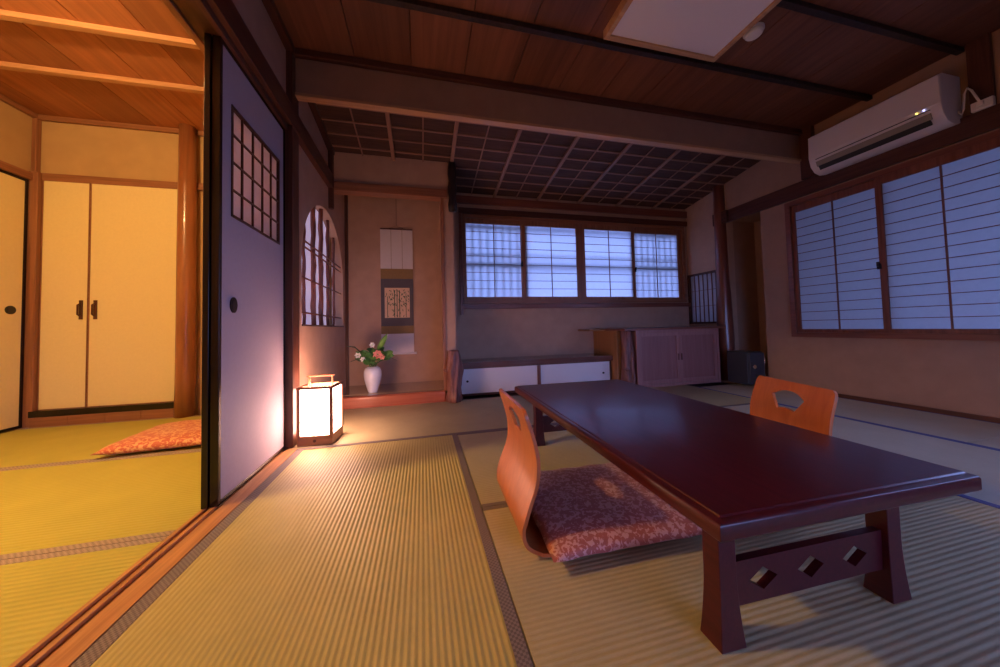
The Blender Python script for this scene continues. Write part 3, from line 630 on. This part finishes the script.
CY = 3.07
t = thing('wooden_cabinet', 'reddish wooden cabinet with two panelled doors beside the log post', 'cabinet', (2.17, CY, 0))
H = .65; X1 = 1.215
bx((-.045, .14, 0), (X1, YW - CY - .002, H - .02)).build('body', M['cab_side'], t, .002)
bx((-.26, .36, H - .018), (-.045, YW - CY - .002, H)).build('side_shelf', M['cab_side'], t, .003)
bx((-.045, -.01, H - .02), (X1 + .1, YW - CY - .002, H + .005)).build('top_board', M['redwood']['X'], t, .003)
f = MB()
f.box((.10, 0, 0), (.135, .13, H - .02)); f.box((X1 - .03, 0, 0), (X1, .13, H - .02)); f.box((.135, 0, 0), (X1 - .03, .13, .03)); f.box((.135, 0, H - .045), (X1 - .03, .13, H - .02))
f.build('front_frame', M['cab']['Z'], t, .002)
mid = .665
for a, b_, s in ((.138, mid - .002, 1), (mid + .002, X1 - .033, -1)):
    d = MB(); z0, z1 = .033, H - .048
    d.box((a, .006, z0), (a + .035, .03, z1)); d.box((b_ - .035, .006, z0), (b_, .03, z1)); d.box((a + .035, .006, z0), (b_ - .035, .03, z0 + .04)); d.box((a + .035, .006, z1 - .04), (b_ - .035, .03, z1))
    do = d.build('door', M['cab']['Z'], t, .0015)
    bx((a + .032, .018, z0 + .036), (b_ - .032, .026, z1 - .036)).build('door_panel', M['cab_panel'], do)
    u = b_ - .018 if s > 0 else a + .018
    bx((u - .007, -.006, .285), (u + .007, .008, .36)).build('handle', M['bark'], do, .002)

t = thing('gnarled_log', 'gnarled dark natural trunk between the low white cabinet and the wooden cabinet', 'wood post', (2.19, CY + .068, 0))
MB().lathe([(.06, 0), (.062, .1), (.052, .2), (.058, .32), (.05, .45), (.052, .629)], n=48, wob=lambda tt, z: 1 + .09 * math.sin(3 * tt + z * 9) + .09 * math.sin(8 * tt - z * 21)).build('trunk', M['bark'], t, smooth=True)
MB().tube([(.035, -.035, .0), (.045, -.05, .12), (.028, -.05, .25), (.04, -.045, .40), (.03, -.03, .6)], [.02, .024, .016, .02, .016], 12).build('branch', M['bark'], t, smooth=True)
MB().lathe([(.018, -.015), (.026, 0), (.018, .015)], (-.03, -.05, .21), 12).build('burl', M['bark'], t, smooth=True)

# safe
t = thing('safe', 'small dark steel safe on the floor between the log post and the right wall', 'safe', (3.49, 2.72, 0))
bx((-.108, 0.02, .02), (.108, .26, .37)).build('body', M['safe'], t, .008)
bx((-.10, -.002, .03), (.10, .02, .36)).build('door', M['safe'], t, .006)
MB().prism([(.022 * math.cos(k * PI / 10) - .06, .022 * math.sin(k * PI / 10) + .215) for k in range(20)], 'Y', -.022, -.002).build('dial', M['chrome'], t, .002)
for z in (.10, .27):
    bx((.091, -.008, z - .03), (.11, .02, z + .03)).build('hinge', M['chrome'], t, .003)
bx((-.03, -.016, .10), (.05, -.002, .125)).build('handle', M['safe'], t, .004)

# ------------------------------------------------------------------ scroll, vase, flowers
SX0, SX1 = -0.445, -0.095; SY = YTB - 0.012
t = thing('hanging_scroll', 'hanging scroll with a bamboo painting on the alcove back wall', 'scroll', (0, SY, 0))
def band(name, m, z0, z1, x0=SX0, x1=SX1, d=0, par=t, lab=None):
    o = bx((x0, -.002 - d, z0), (x1, .002, z1)).build(name, M[m], par)
    if lab: o['label'] = lab
    return o
band('upper_cloth', 'purse', 1.395, 1.845, lab='white upper cloth')
band('brown_band', 'scroll_olive', 1.28, 1.395); band('brown_band', 'scroll_olive', .66, .748)
g = band('grey_mount', 'scroll_grey', .748, 1.28, lab='dark grey mount')
band('lower_cloth', 'purse', .445, .66, lab='white lower cloth')
pic = bx((-.405, -.0045, .84), (-.135, -.002, 1.178)).build('painting', M['scroll_pic'], t)
for x in (-.40, -.33, -.21, -.14)[1:3]:
    bx((x - .002, -.0035, 1.395), (x + .002, -.002, 1.845)).build('hanging_strip', M['scroll_olive'], t)
b = MB()
for i, (x, wd, top) in enumerate(((-.375, .003, 1.08), (-.30, .004, 1.14), (-.272, .0035, 1.16), (-.245, .004, 1.15), (-.175, .003, 1.12))):
    b.box((x - wd, -.0065, .845), (x + wd, -.0045, top))
rnd = random.Random(3)
for k in range(95):
    cxx = rnd.choice((-.35, -.29, -.26, -.22, -.18)) + rnd.uniform(-.05, .05); cz = rnd.uniform(.98, 1.165) if k % 6 else rnd.uniform(.86, .95)
    cxx = min(max(cxx, -.385), -.155)
    a = rnd.uniform(-2.5, -.6); L_ = rnd.uniform(.02, .038)
    dx, dz = math.cos(a) * L_, math.sin(a) * L_
    nx, nz = -dz * .13, dx * .13
    x2 = min(max(cxx + dx, -.40), -.14); z2 = max(cz + dz, .845)
    v = [b.bm.verts.new((p, -.0068, q)) for p, q in ((cxx, cz), ((cxx + x2) / 2 + nx, (cz + z2) / 2 + nz), (x2, z2), ((cxx + x2) / 2 - nx, (cz + z2) / 2 - nz))]
    b.bm.faces.new(v)
b.build('bamboo_drawing', M['ink'], pic)
MB().tube([(SX0 - .028, -.005, .437), (SX1 + .028, -.005, .437)], .013, 14).build('roller', M['purse'], t, smooth=True)
MB().tube([(SX0, -.004, 1.848), (SX1, -.004, 1.848)], .007, 10).build('top_rod', M['darkwood']['X'], t)
MB().tube([(-.36, 0, 1.852), (-.27, 0, 1.885), (-.18, 0, 1.852)], .002, 6).tube([(-.27, 0, 1.885), (-.27, 0, 2.25)], .002, 6).build('cord', M['darkwood']['Z'], t)

VX, VY, VZ = -0.475, 3.335, 0.108
t = thing('vase', 'pale glazed ceramic vase holding flowers on the alcove floor', 'vase', (VX, VY, VZ))
prof = [(.040, 0), (.045, .006), (.050, .025), (.064, .07), (.077, .12), (.083, .165), (.080, .205), (.068, .232), (.053, .240), (.046, .237), (.046, .19)]
MB().lathe(prof, n=40).build('body', M['ceramic'], t, smooth=True)
MB().lathe([(.046, .2381), (.052, .2405), (.055, .244), (.050, .2465), (.043, .244)], n=40).build('rim', M['ceramic'], t, smooth=True)
RZ = VZ + .240
def leafmesh(b, p0, p1, width, bend=0.03, n=7, side=None, fold=.15):
    p0, p1 = Vector(p0), Vector(p1); d = (p1 - p0)
    s = Vector(side) if side else d.cross(Vector((0.2, 1, 0.1))).normalized()
    up = s.cross(d).normalized()
    L_, R_, C_ = [], [], []
    for k in range(n + 1):
        u = k / n; wv = width * math.sin(PI * min(1, u * .92 + .06)) ** .8
        c = p0 + d * u + up * bend * 4 * u * (1 - u)
        C_.append(b.bm.verts.new(c)); L_.append(b.bm.verts.new(c + s * wv + up * wv * fold)); R_.append(b.bm.verts.new(c - s * wv + up * wv * fold))
    for k in range(n):
        b.bm.faces.new((C_[k], C_[k + 1], L_[k + 1], L_[k])); b.bm.faces.new((R_[k], R_[k + 1], C_[k + 1], C_[k]))
def solid(o, th=.0012):
    m = o.modifiers.new('thick', 'SOLIDIFY'); m.thickness = th; m.offset = 0; return o
base = lambda k: Vector((VX + .018 * math.cos(k * 2.4), VY + .018 * math.sin(k * 2.4), RZ - .05))
# blade leaves
for k, (pp, label) in enumerate((
    ([(-.07, -.02, .12), (-.15, -.02, .20), (-.23, -.02, .215)], 'long dark blade leaf arching out of the vase to the upper left'),
    ([(-.07, 0, .07), (-.15, 0, .08), (-.215, 0, .055)], 'short dark blade leaf drooping left of the vase'),
    ([(.08, 0, .06), (.17, 0, .085), (.235, 0, .05)], 'thin blade leaf curving out to the right of the vase'))):
    b = MB(); p0 = base(k); P = [p0, Vector((VX, VY, RZ + .01))] + [Vector((VX + q[0], VY + q[1] - .02, RZ + q[2])) for q in pp]
    # smooth strip
    C = []
    for i in range(len(P) - 1):
        for u in (0, .5): C.append(P[i].lerp(P[i + 1], u))
    C.append(P[-1])
    ww = [(.011, .007, .0045)[k] * math.sin(PI * min(1, (i + 1.2) / (len(C) + .5))) for i in range(len(C))]
    vs = [(b.bm.verts.new(c + Vector((0, -w_ * .7, w_))), b.bm.verts.new(c + Vector((0, w_ * .7, -w_)))) for c, w_ in zip(C, ww)]
    for a, c in zip(vs, vs[1:]): b.bm.faces.new((a[0], a[1], c[1], c[0]))
    tag(solid(b.build('blade_leaf', M['leaf_dark'], None, smooth=True)), label, 'leaf')
# tall bright leaf
b = MB(); leafmesh(b, (VX + .04, VY, RZ + .15), (VX + .14, VY - .02, RZ + .32), .028, .012, side=(.8, .2, -.4))
t = thing('tall_leaf', 'tall bright green leaf standing highest in the vase', 'leaf', (0, 0, 0))
solid(b.build('blade', M['leaf_light'], t, smooth=True))
MB().tube([base(5), (VX + .01, VY, RZ + .02), (VX + .04, VY, RZ + .155)], .003, 6).build('stem', M['leaf'], t)
# leafy sprigs
def sprig(tip, label, nl, seed, m='leaf', size=.082):
    t = thing('leafy_sprig', label, 'foliage', (0, 0, 0), group=None)
    rn = random.Random(seed); p0 = base(seed); tip = Vector(tip)
    mid = Vector((VX + (tip.x - VX) * .3, VY + (tip.y - VY) * .3, RZ + (tip.z - RZ) * .35))
    MB().tube([p0, mid, tip], .0025, 6).build('stem', M['leaf'], t)
    b = MB()
    for i in range(nl):
        u = .25 + .75 * i / nl; c = mid.lerp(tip, u)
        a = rn.uniform(0, 2 * PI); d = Vector((math.cos(a), math.sin(a) * .8, rn.uniform(-.2, .8))).normalized()
        leafmesh(b, c, c + d * size * rn.uniform(.8, 1.3), size * rn.uniform(.22, .32), .006)
    solid(b.build('leaves', M[m], t, smooth=True))
sprig((VX - .13, VY - .03, RZ + .13), 'leafy green sprig leaning left over the vase rim', 16, 1)
sprig((VX + .13, VY - .03, RZ + .13), 'leafy green sprig leaning right in the vase', 16, 2)
sprig((VX - .02, VY - .05, RZ + .12), 'leafy green sprig at the front of the bouquet', 14, 3)
sprig((VX + .03, VY + .04, RZ + .17), 'leafy green sprig at the back of the bouquet', 12, 4)
sprig((VX + .15, VY, RZ + .115), 'small-leaved sprig at the right of the bouquet', 14, 6, 'leaf', .045)
sprig((VX - .055, VY - .02, RZ + .055), 'low leafy sprig hanging over the left of the rim', 12, 8, 'leaf', .06)
def bloom(c, r, m, label, petals, name='cut_flower'):
    t = thing(name, label, 'flower', (0, 0, 0)); c = Vector(c)
    MB().tube([base(int(r * 1000)), (VX + (c.x - VX) * .4, VY, RZ + (c.z - RZ) * .4), c], .0025, 6).build('stem', M['leaf'], t)
    b = MB()
    for ring in range(2):
        for k in range(petals):
            a = 2 * PI * k / petals + ring * .5
            d = Vector((math.cos(a), -.55 - .4 * ring, math.sin(a))).normalized()
            leafmesh(b, c, c + d * r * (1 - .3 * ring), r * .34, r * .12, 5)
    solid(b.build('petals', M[m], t, smooth=True))
    MB().lathe([(r * .12, -r * .1), (r * .18, 0), (r * .1, r * .1)], (c.x, c.y - r * .25, c.z), 10).build('flower_centre', M['leaf_light'], t, smooth=True)
bloom((VX + .055, VY - .055, RZ + .125), .050, 'pink', 'pink open flower on the right side of the bouquet', 7)
bloom((VX + .095, VY - .055, RZ + .10), .034, 'pink', 'smaller pink flower right beside the larger pink one', 6)
bloom((VX - .12, VY - .06, RZ + .125), .034, 'white_petal', 'white flower at the left of the bouquet', 6)
bloom((VX - .075, VY - .07, RZ + .085), .028, 'white_petal', 'small white flower low on the left above the rim', 6)
bloom((VX + .0, VY - .01, RZ + .215), .032, 'white_petal', 'white flower standing at the top of the bouquet', 6)
bloom((VX + .105, VY - .01, RZ + .115), .018, 'white_petal', 'tiny white flower behind the pink ones', 5)

# ------------------------------------------------------------------ lantern
t = thing('paper_lantern', 'lit square paper floor lantern with a wooden frame beside the post', 'lantern', (-0.648, 2.325, 0), math.radians(-5))
hw = .094
bx((-hw - .008, -hw - .008, 0), (hw + .008, hw + .008, .06)).build('base', M['midwood']['X'], t, .004)
MB().lathe([(.009, 0), (.009, .004)], n=14).build('switch_button', M['darkwood']['X'], t).matrix_local = Matrix.Translation((0, -hw - .0085, .03)) @ Matrix.Rotation(PI / 2, 4, 'X')
for sx in (-1, 1):
    for sy in (-1, 1):
        bx((sx * hw - .010, sy * hw - .010, .06), (sx * hw + .009, sy * hw + .009, .345)).build('corner_post', M['midwood']['Z'], t, .0015)
f = MB(); o_ = hw + .012
for a, b_ in (((-o_, -o_, .345), (o_, -o_ + .02, .36)), ((-o_, o_ - .02, .345), (o_, o_, .36)), ((-o_, -o_ + .02, .345), (-o_ + .02, o_ - .02, .36)), ((o_ - .02, -o_ + .02, .345), (o_, o_ - .02, .36))): f.box(a, b_)
f.build('top_frame', M['midwood']['X'], t, .002)
q = MB()
q.box((-hw, -hw - .001, .061), (hw, -hw + .001, .344)); q.box((-hw, hw - .001, .061), (hw, hw + .001, .344)); q.box((-hw - .001, -hw, .061), (-hw + .001, hw, .344)); q.box((hw - .001, -hw, .061), (hw + .001, hw, .344))
q.build('paper_shade', M['lantern_paper'], t)
h = MB(); h.box((-.075, -.006, .355), (-.065, .006, .415)); h.box((.065, -.006, .355), (.075, .006, .415)); h.box((-.085, -.007, .411), (.085, .007, .423))
h.box((-o_ + .015, -.006, .347), (o_ - .015, .006, .357))
h.build('handle', M['midwood']['X'], t, .0015)

# ------------------------------------------------------------------ low table
t = thing('low_table', 'low dark red lacquered table with cut-out end panels', 'table', (.911, 1.224, 0), math.radians(-1.3))
hx, hy = .367, .738
b = MB(); rings = []
def ring(ex, z): return [b.bm.verts.new((sx * (hx - ex), sy * (hy - ex), z)) for sx, sy in ((-1, -1), (1, -1), (1, 1), (-1, 1))]
for ex, z in ((.014, .288), (.004, .291), (0, .296), (0, .320), (.002, .3245), (.008, .3275), (.0155, .3285), (.017, .3315), (.021, .3325)): rings.append(ring(ex, z))
b.bm.faces.new(rings[0][::-1]); b.bm.faces.new(rings[-1])
for a, c in zip(rings, rings[1:]):
    for k in range(4): b.bm.faces.new((a[k], a[(k + 1) % 4], c[(k + 1) % 4], c[k]))
b.build('tabletop', M['table'], t, .002)
LW = .045; LD = .044
def leg(xc, yc):
    b = MB(); R = []
    for k in range(13):
        z = .289 * k / 12; u = max(0, 1 - z / .15); fl = .010 * u ** 1.8
        x0, x1 = xc - LW / 2 - fl, xc + LW / 2 + fl; y0, y1 = yc - LD / 2 - fl * .7, yc + LD / 2 + fl * .7
        R.append([b.bm.verts.new(p) for p in ((x0, y0, z), (x1, y0, z), (x1, y1, z), (x0, y1, z))])
    b.bm.faces.new(R[0][::-1]); b.bm.faces.new(R[-1])
    for a, c in zip(R, R[1:]):
        for q in range(4): b.bm.faces.new((a[q], a[(q + 1) % 4], c[(q + 1) % 4], c[q]))
    return b.build('leg', M['table'], t, .002)
lx0, lx1 = -.262, .243
for y in (-.628, .600):
    for x in (lx0, lx1): leg(x, y)
    pb = MB(); zA, zB = .070, .166; xA, xB = lx0 + LW / 2 - .002, lx1 - LW / 2 + .002
    dw, dh = .040, .025; zc = (zA + zB) / 2
    cs = [xx + (lx0 + lx1) / 2 - .004 for xx in (-.140, 0, .140)]
    for s in (1, -1):
        edge = zB if s > 0 else zA
        xs = [xA] + [v for c in cs for v in (c - dw, c, c + dw)] + [xB]
        hz = [zc] + [v for c in cs for v in (zc, zc + s * dh, zc)] + [zc]
        for i in range(len(xs) - 1):
            pb.prism([(xs[i], hz[i]), (xs[i + 1], hz[i + 1]), (xs[i + 1], edge), (xs[i], edge)], 'Y', y - .009, y + .009)
    bmesh.ops.remove_doubles(pb.bm, verts=pb.bm.verts, dist=1e-5)
    pb.build('end_panel', M['table'], t)

# ------------------------------------------------------------------ legless chairs
def chair_mesh(name='back_and_seat'):
    # profile in (x, z); the seat runs towards +x, the back rises at x ~ 0
    P = [(.42, .012), (.30, .010), (.15, .010), (.06, .010), (.015, .018), (-.018, .040), (-.030, .072), (-.026, .11), (-.006, .165), (.014, .215), (.022, .265), (.020, .31), (.008, .365), (-.006, .41), (-.016, .445)]
    # resample smooth
    Q = []
    for i in range(len(P) - 1):
        p0, p1, p2, p3 = P[max(i - 1, 0)], P[i], P[i + 1], P[min(i + 2, len(P) - 1)]
        for u in (0, .33, .66):
            Q.append(tuple(.5 * (2 * p1[k] + (p2[k] - p0[k]) * u + (2 * p0[k] - 5 * p1[k] + 4 * p2[k] - p3[k]) * u * u + (3 * p1[k] - p0[k] - 3 * p2[k] + p3[k]) * u ** 3) for k in (0, 1)))
    Q.append(P[-1])
    def half(z, i, n):
        w = .205 - .012 * max(0, (z - .14) / .30)
        if z > .425: w -= .02 * ((z - .425) / .02) ** 2 * .7
        if i < 4: w -= .03 * (1 - i / 4) ** 2
        return w
    bm = bmesh.new(); th = .0055; rows = []
    NU = 16
    for i, (x, z) in enumerate(Q):
        a = Q[max(i - 1, 0)]; c = Q[min(i + 1, len(Q) - 1)]
        dx, dz = c[0] - a[0], c[1] - a[1]; l = math.hypot(dx, dz); nx, nz = dz / l, -dx / l
        hwid = half(z, i, len(Q)) if (z > .1 or i < 12) else .20
        rows.append(([bm.verts.new((x + nx * th, hwid * (2 * k / NU - 1), z + nz * th)) for k in range(NU + 1)], [bm.verts.new((x - nx * th, hwid * (2 * k / NU - 1), z - nz * th)) for k in range(NU + 1)]))
    for (A, B), (C, D) in zip(rows, rows[1:]):
        for k in range(NU):
            bm.faces.new((A[k], A[k + 1], C[k + 1], C[k])); bm.faces.new((B[k], D[k], D[k + 1], B[k + 1]))
        bm.faces.new((A[0], C[0], D[0], B[0])); bm.faces.new((A[NU], B[NU], D[NU], C[NU]))
    for (A, B) in (rows[0], rows[-1]):
        for k in range(NU): bm.faces.new((A[k], B[k], B[k + 1], A[k + 1]))
    bmesh.ops.recalc_face_normals(bm, faces=bm.faces)
    me = bpy.data.meshes.new(name); bm.to_mesh(me); bm.free()
    o = bpy.data.objects.new(name, me); COL.objects.link(o)
    # fan-shaped hand hole
    ft = []
    for k in range(13):
        a = math.radians(130 - 80 * k / 12); ft.append((.125 * math.cos(a), .295 + .115 * math.sin(a)))
    for k in range(9):
        a = math.radians(50 + 80 * k / 8); ft.append((.066 * math.cos(a), .295 + .045 * math.sin(a)))
    ft = [(p[0] * 1.0, p[1]) for p in ft]
    cb = MB(); cb.prism(ft, 'X', -.2, .2); bmesh.ops.recalc_face_normals(cb.bm, faces=cb.bm.faces)
    cm = bpy.data.meshes.new('cut'); cb.bm.to_mesh(cm); cb.bm.free(); co = bpy.data.objects.new('cut', cm); COL.objects.link(co)
    md = o.modifiers.new('b', 'BOOLEAN'); md.object = co; md.operation = 'DIFFERENCE'; md.solver = 'EXACT'
    dg = bpy.context.evaluated_depsgraph_get(); dg.update()
    nm = bpy.data.meshes.new_from_object(o.evaluated_get(dg)); nm.name = name
    bpy.data.objects.remove(o); bpy.data.objects.remove(co); bpy.data.meshes.remove(cm)
    nm.materials.clear(); nm.materials.append(M['ply'])
    for p in nm.polygons: p.use_smooth = True
    return nm
cmesh = chair_mesh()
t = thing('legless_chair', 'bent orange plywood legless chair with the rose cushion, left side of the table', 'floor chair', (.322, 1.138, 0), math.radians(-2))
o = bpy.data.objects.new('plywood_shell', cmesh); COL.objects.link(o); o.parent = t
md = o.modifiers.new('bevel', 'BEVEL'); md.width = .0022; md.segments = 2; md.limit_method = 'ANGLE'; md.angle_limit = 1.0; md.harden_normals = True
dup(t, (1.468, 1.02, 0), math.radians(180 - 18), 'orange plywood legless chair with a fan-shaped hole, right side of the table')

# ------------------------------------------------------------------ floor cushions
def cushion_mesh(name, w, d, h, seed, m, sag=0.0, flat=.3):
    n = 30; b = MB(); top = {}; bot = {}
    for i in range(n + 1):
        for j in range(n + 1):
            u, v = 2 * i / n - 1, 2 * j / n - 1
            e = (1 - abs(u) ** 4) * (1 - abs(v) ** 4)
            pinch = 1 - .035 * (1 - abs(u) ** 2) * abs(v) ** 2 - .035 * (1 - abs(v) ** 2) * abs(u) ** 2
            px_, py_ = u * w / 2 * pinch, v * d / 2 * pinch
            wr = .0025 * math.sin(14 * u + 3 * v + seed) * (abs(v) ** 3) + .0025 * math.sin(15 * v - 2 * u + seed) * (abs(u) ** 3)
            zt = h * .42 + h * .58 * max(0, e) ** .55 - sag * math.exp(-(u * u + v * v) * 4) + wr
            zb = h * .42 - h * .42 * max(0, e) ** .5
            top[i, j] = b.bm.verts.new((px_, py_, zt))
            bot[i, j] = top[i, j] if (i in (0, n) or j in (0, n)) else b.bm.verts.new((px_, py_, zb))
    for i in range(n):
        for j in range(n):
            b.bm.faces.new((top[i, j], top[i + 1, j], top[i + 1, j + 1], top[i, j + 1]))
            b.bm.faces.new((bot[i, j], bot[i, j + 1], bot[i + 1, j + 1], bot[i + 1, j]))
    return b.build(name, M[m], None, smooth=True)
c = cushion_mesh('floor_cushion', .58, .54, .066, 1, 'cushion', .008)
c.location = (.642, 1.115, .0165); c.rotation_euler = (0, 0, math.radians(-2))
tag(c, 'rose floor cushion with a pale leaf pattern on the legless chair left of the table', 'cushion')
c = cushion_mesh('floor_cushion', .58, .58, .088, 4, 'cushion2', 0)
c.location = (-1.575, 2.65, 0.0); c.rotation_euler = (0, 0, math.radians(4))
tag(c, 'coral patterned floor cushion lying on the yellow mats of the left room', 'cushion')

# ------------------------------------------------------------------ light
def lamp(name, kind, loc, energy, col, **k):
    l = bpy.data.lights.new(name, kind); l.energy = energy; l.color = col
    for a, v in k.items(): setattr(l, a, v)
    o = bpy.data.objects.new(name, l); COL.objects.link(o); o.location = loc
    return o
p = bpy.data.objects.get('pendant_lamp')
l = lamp('pendant_bulb', 'POINT', (0, 0, -.25), 1450, (1.0, 0.61, 0.23), shadow_soft_size=.05); l.parent = p
p = bpy.data.objects.get('paper_lantern')

wd = bpy.data.worlds.new('World'); S.world = wd; wd.use_nodes = True
bg = wd.node_tree.nodes['Background']; bg.inputs['Color'].default_value = (0.29, 0.41, 1.0, 1); bg.inputs['Strength'].default_value = 6.6

# unseen eave, ground and wall, added outside to limit the sky light
struct('trim_%d' % n, bx((XR + .12, -1.2, 2.15), (4.9, 4.6, 2.25)), M['outer'], 'unseen eave added outside the large right window to darken its panes', 'eave'); n += 1  # added out of view, shades the upper part of the right panes
struct('floor_outside', bx((-30, -30, -.6), (30, 30, -.4)), plain('ground_light_block', (.09, .08, .07), .95), 'unseen dark ground added outside the windows to block light from below', 'ground')  # wide and dark so no sky light comes up from below

struct('wall_light_block', bx((5.3, 0.9, -.5), (5.4, 3.9, 3.4)), M['outer'], 'unseen wall added outside the large right window to dim its light', 'wall')  # added out of view to cut the light reaching the right window
# ------------------------------------------------------------------ camera
f_, yaw, pit, rol, cyp, H0 = 320.94, .2380, .0350, -.0250, 316.38, .70
def room(v):
    x, y, z = v
    c, s = math.cos(rol), math.sin(rol); x, z = c * x - s * z, s * x + c * z
    c, s = math.cos(pit), math.sin(pit); y, z = c * y - s * z, s * y + c * z
    c, s = math.cos(yaw), math.sin(yaw); x, y = c * x + s * y, -s * x + c * y
    return Vector((x, y, z))
R, U, F = room((1, 0, 0)), room((0, 0, 1)), room((0, 1, 0))
cam = bpy.data.cameras.new('Camera'); co = bpy.data.objects.new('Camera', cam); COL.objects.link(co)
mw = Matrix(((R.x, U.x, -F.x, 0), (R.y, U.y, -F.y, 0), (R.z, U.z, -F.z, H0), (0, 0, 0, 1)))
co.matrix_world = mw
cam.sensor_width = 36; cam.sensor_fit = 'HORIZONTAL'; cam.lens = 36 * f_ / 1000
cam.shift_y = (cyp - 333.5) / 1000
cam.clip_start = .02
S.camera = co
vs = S.view_settings
vs.view_transform = 'Standard'; vs.look = 'None'; vs.gamma = 1; vs.use_curve_mapping = False; vs.exposure = 0.0
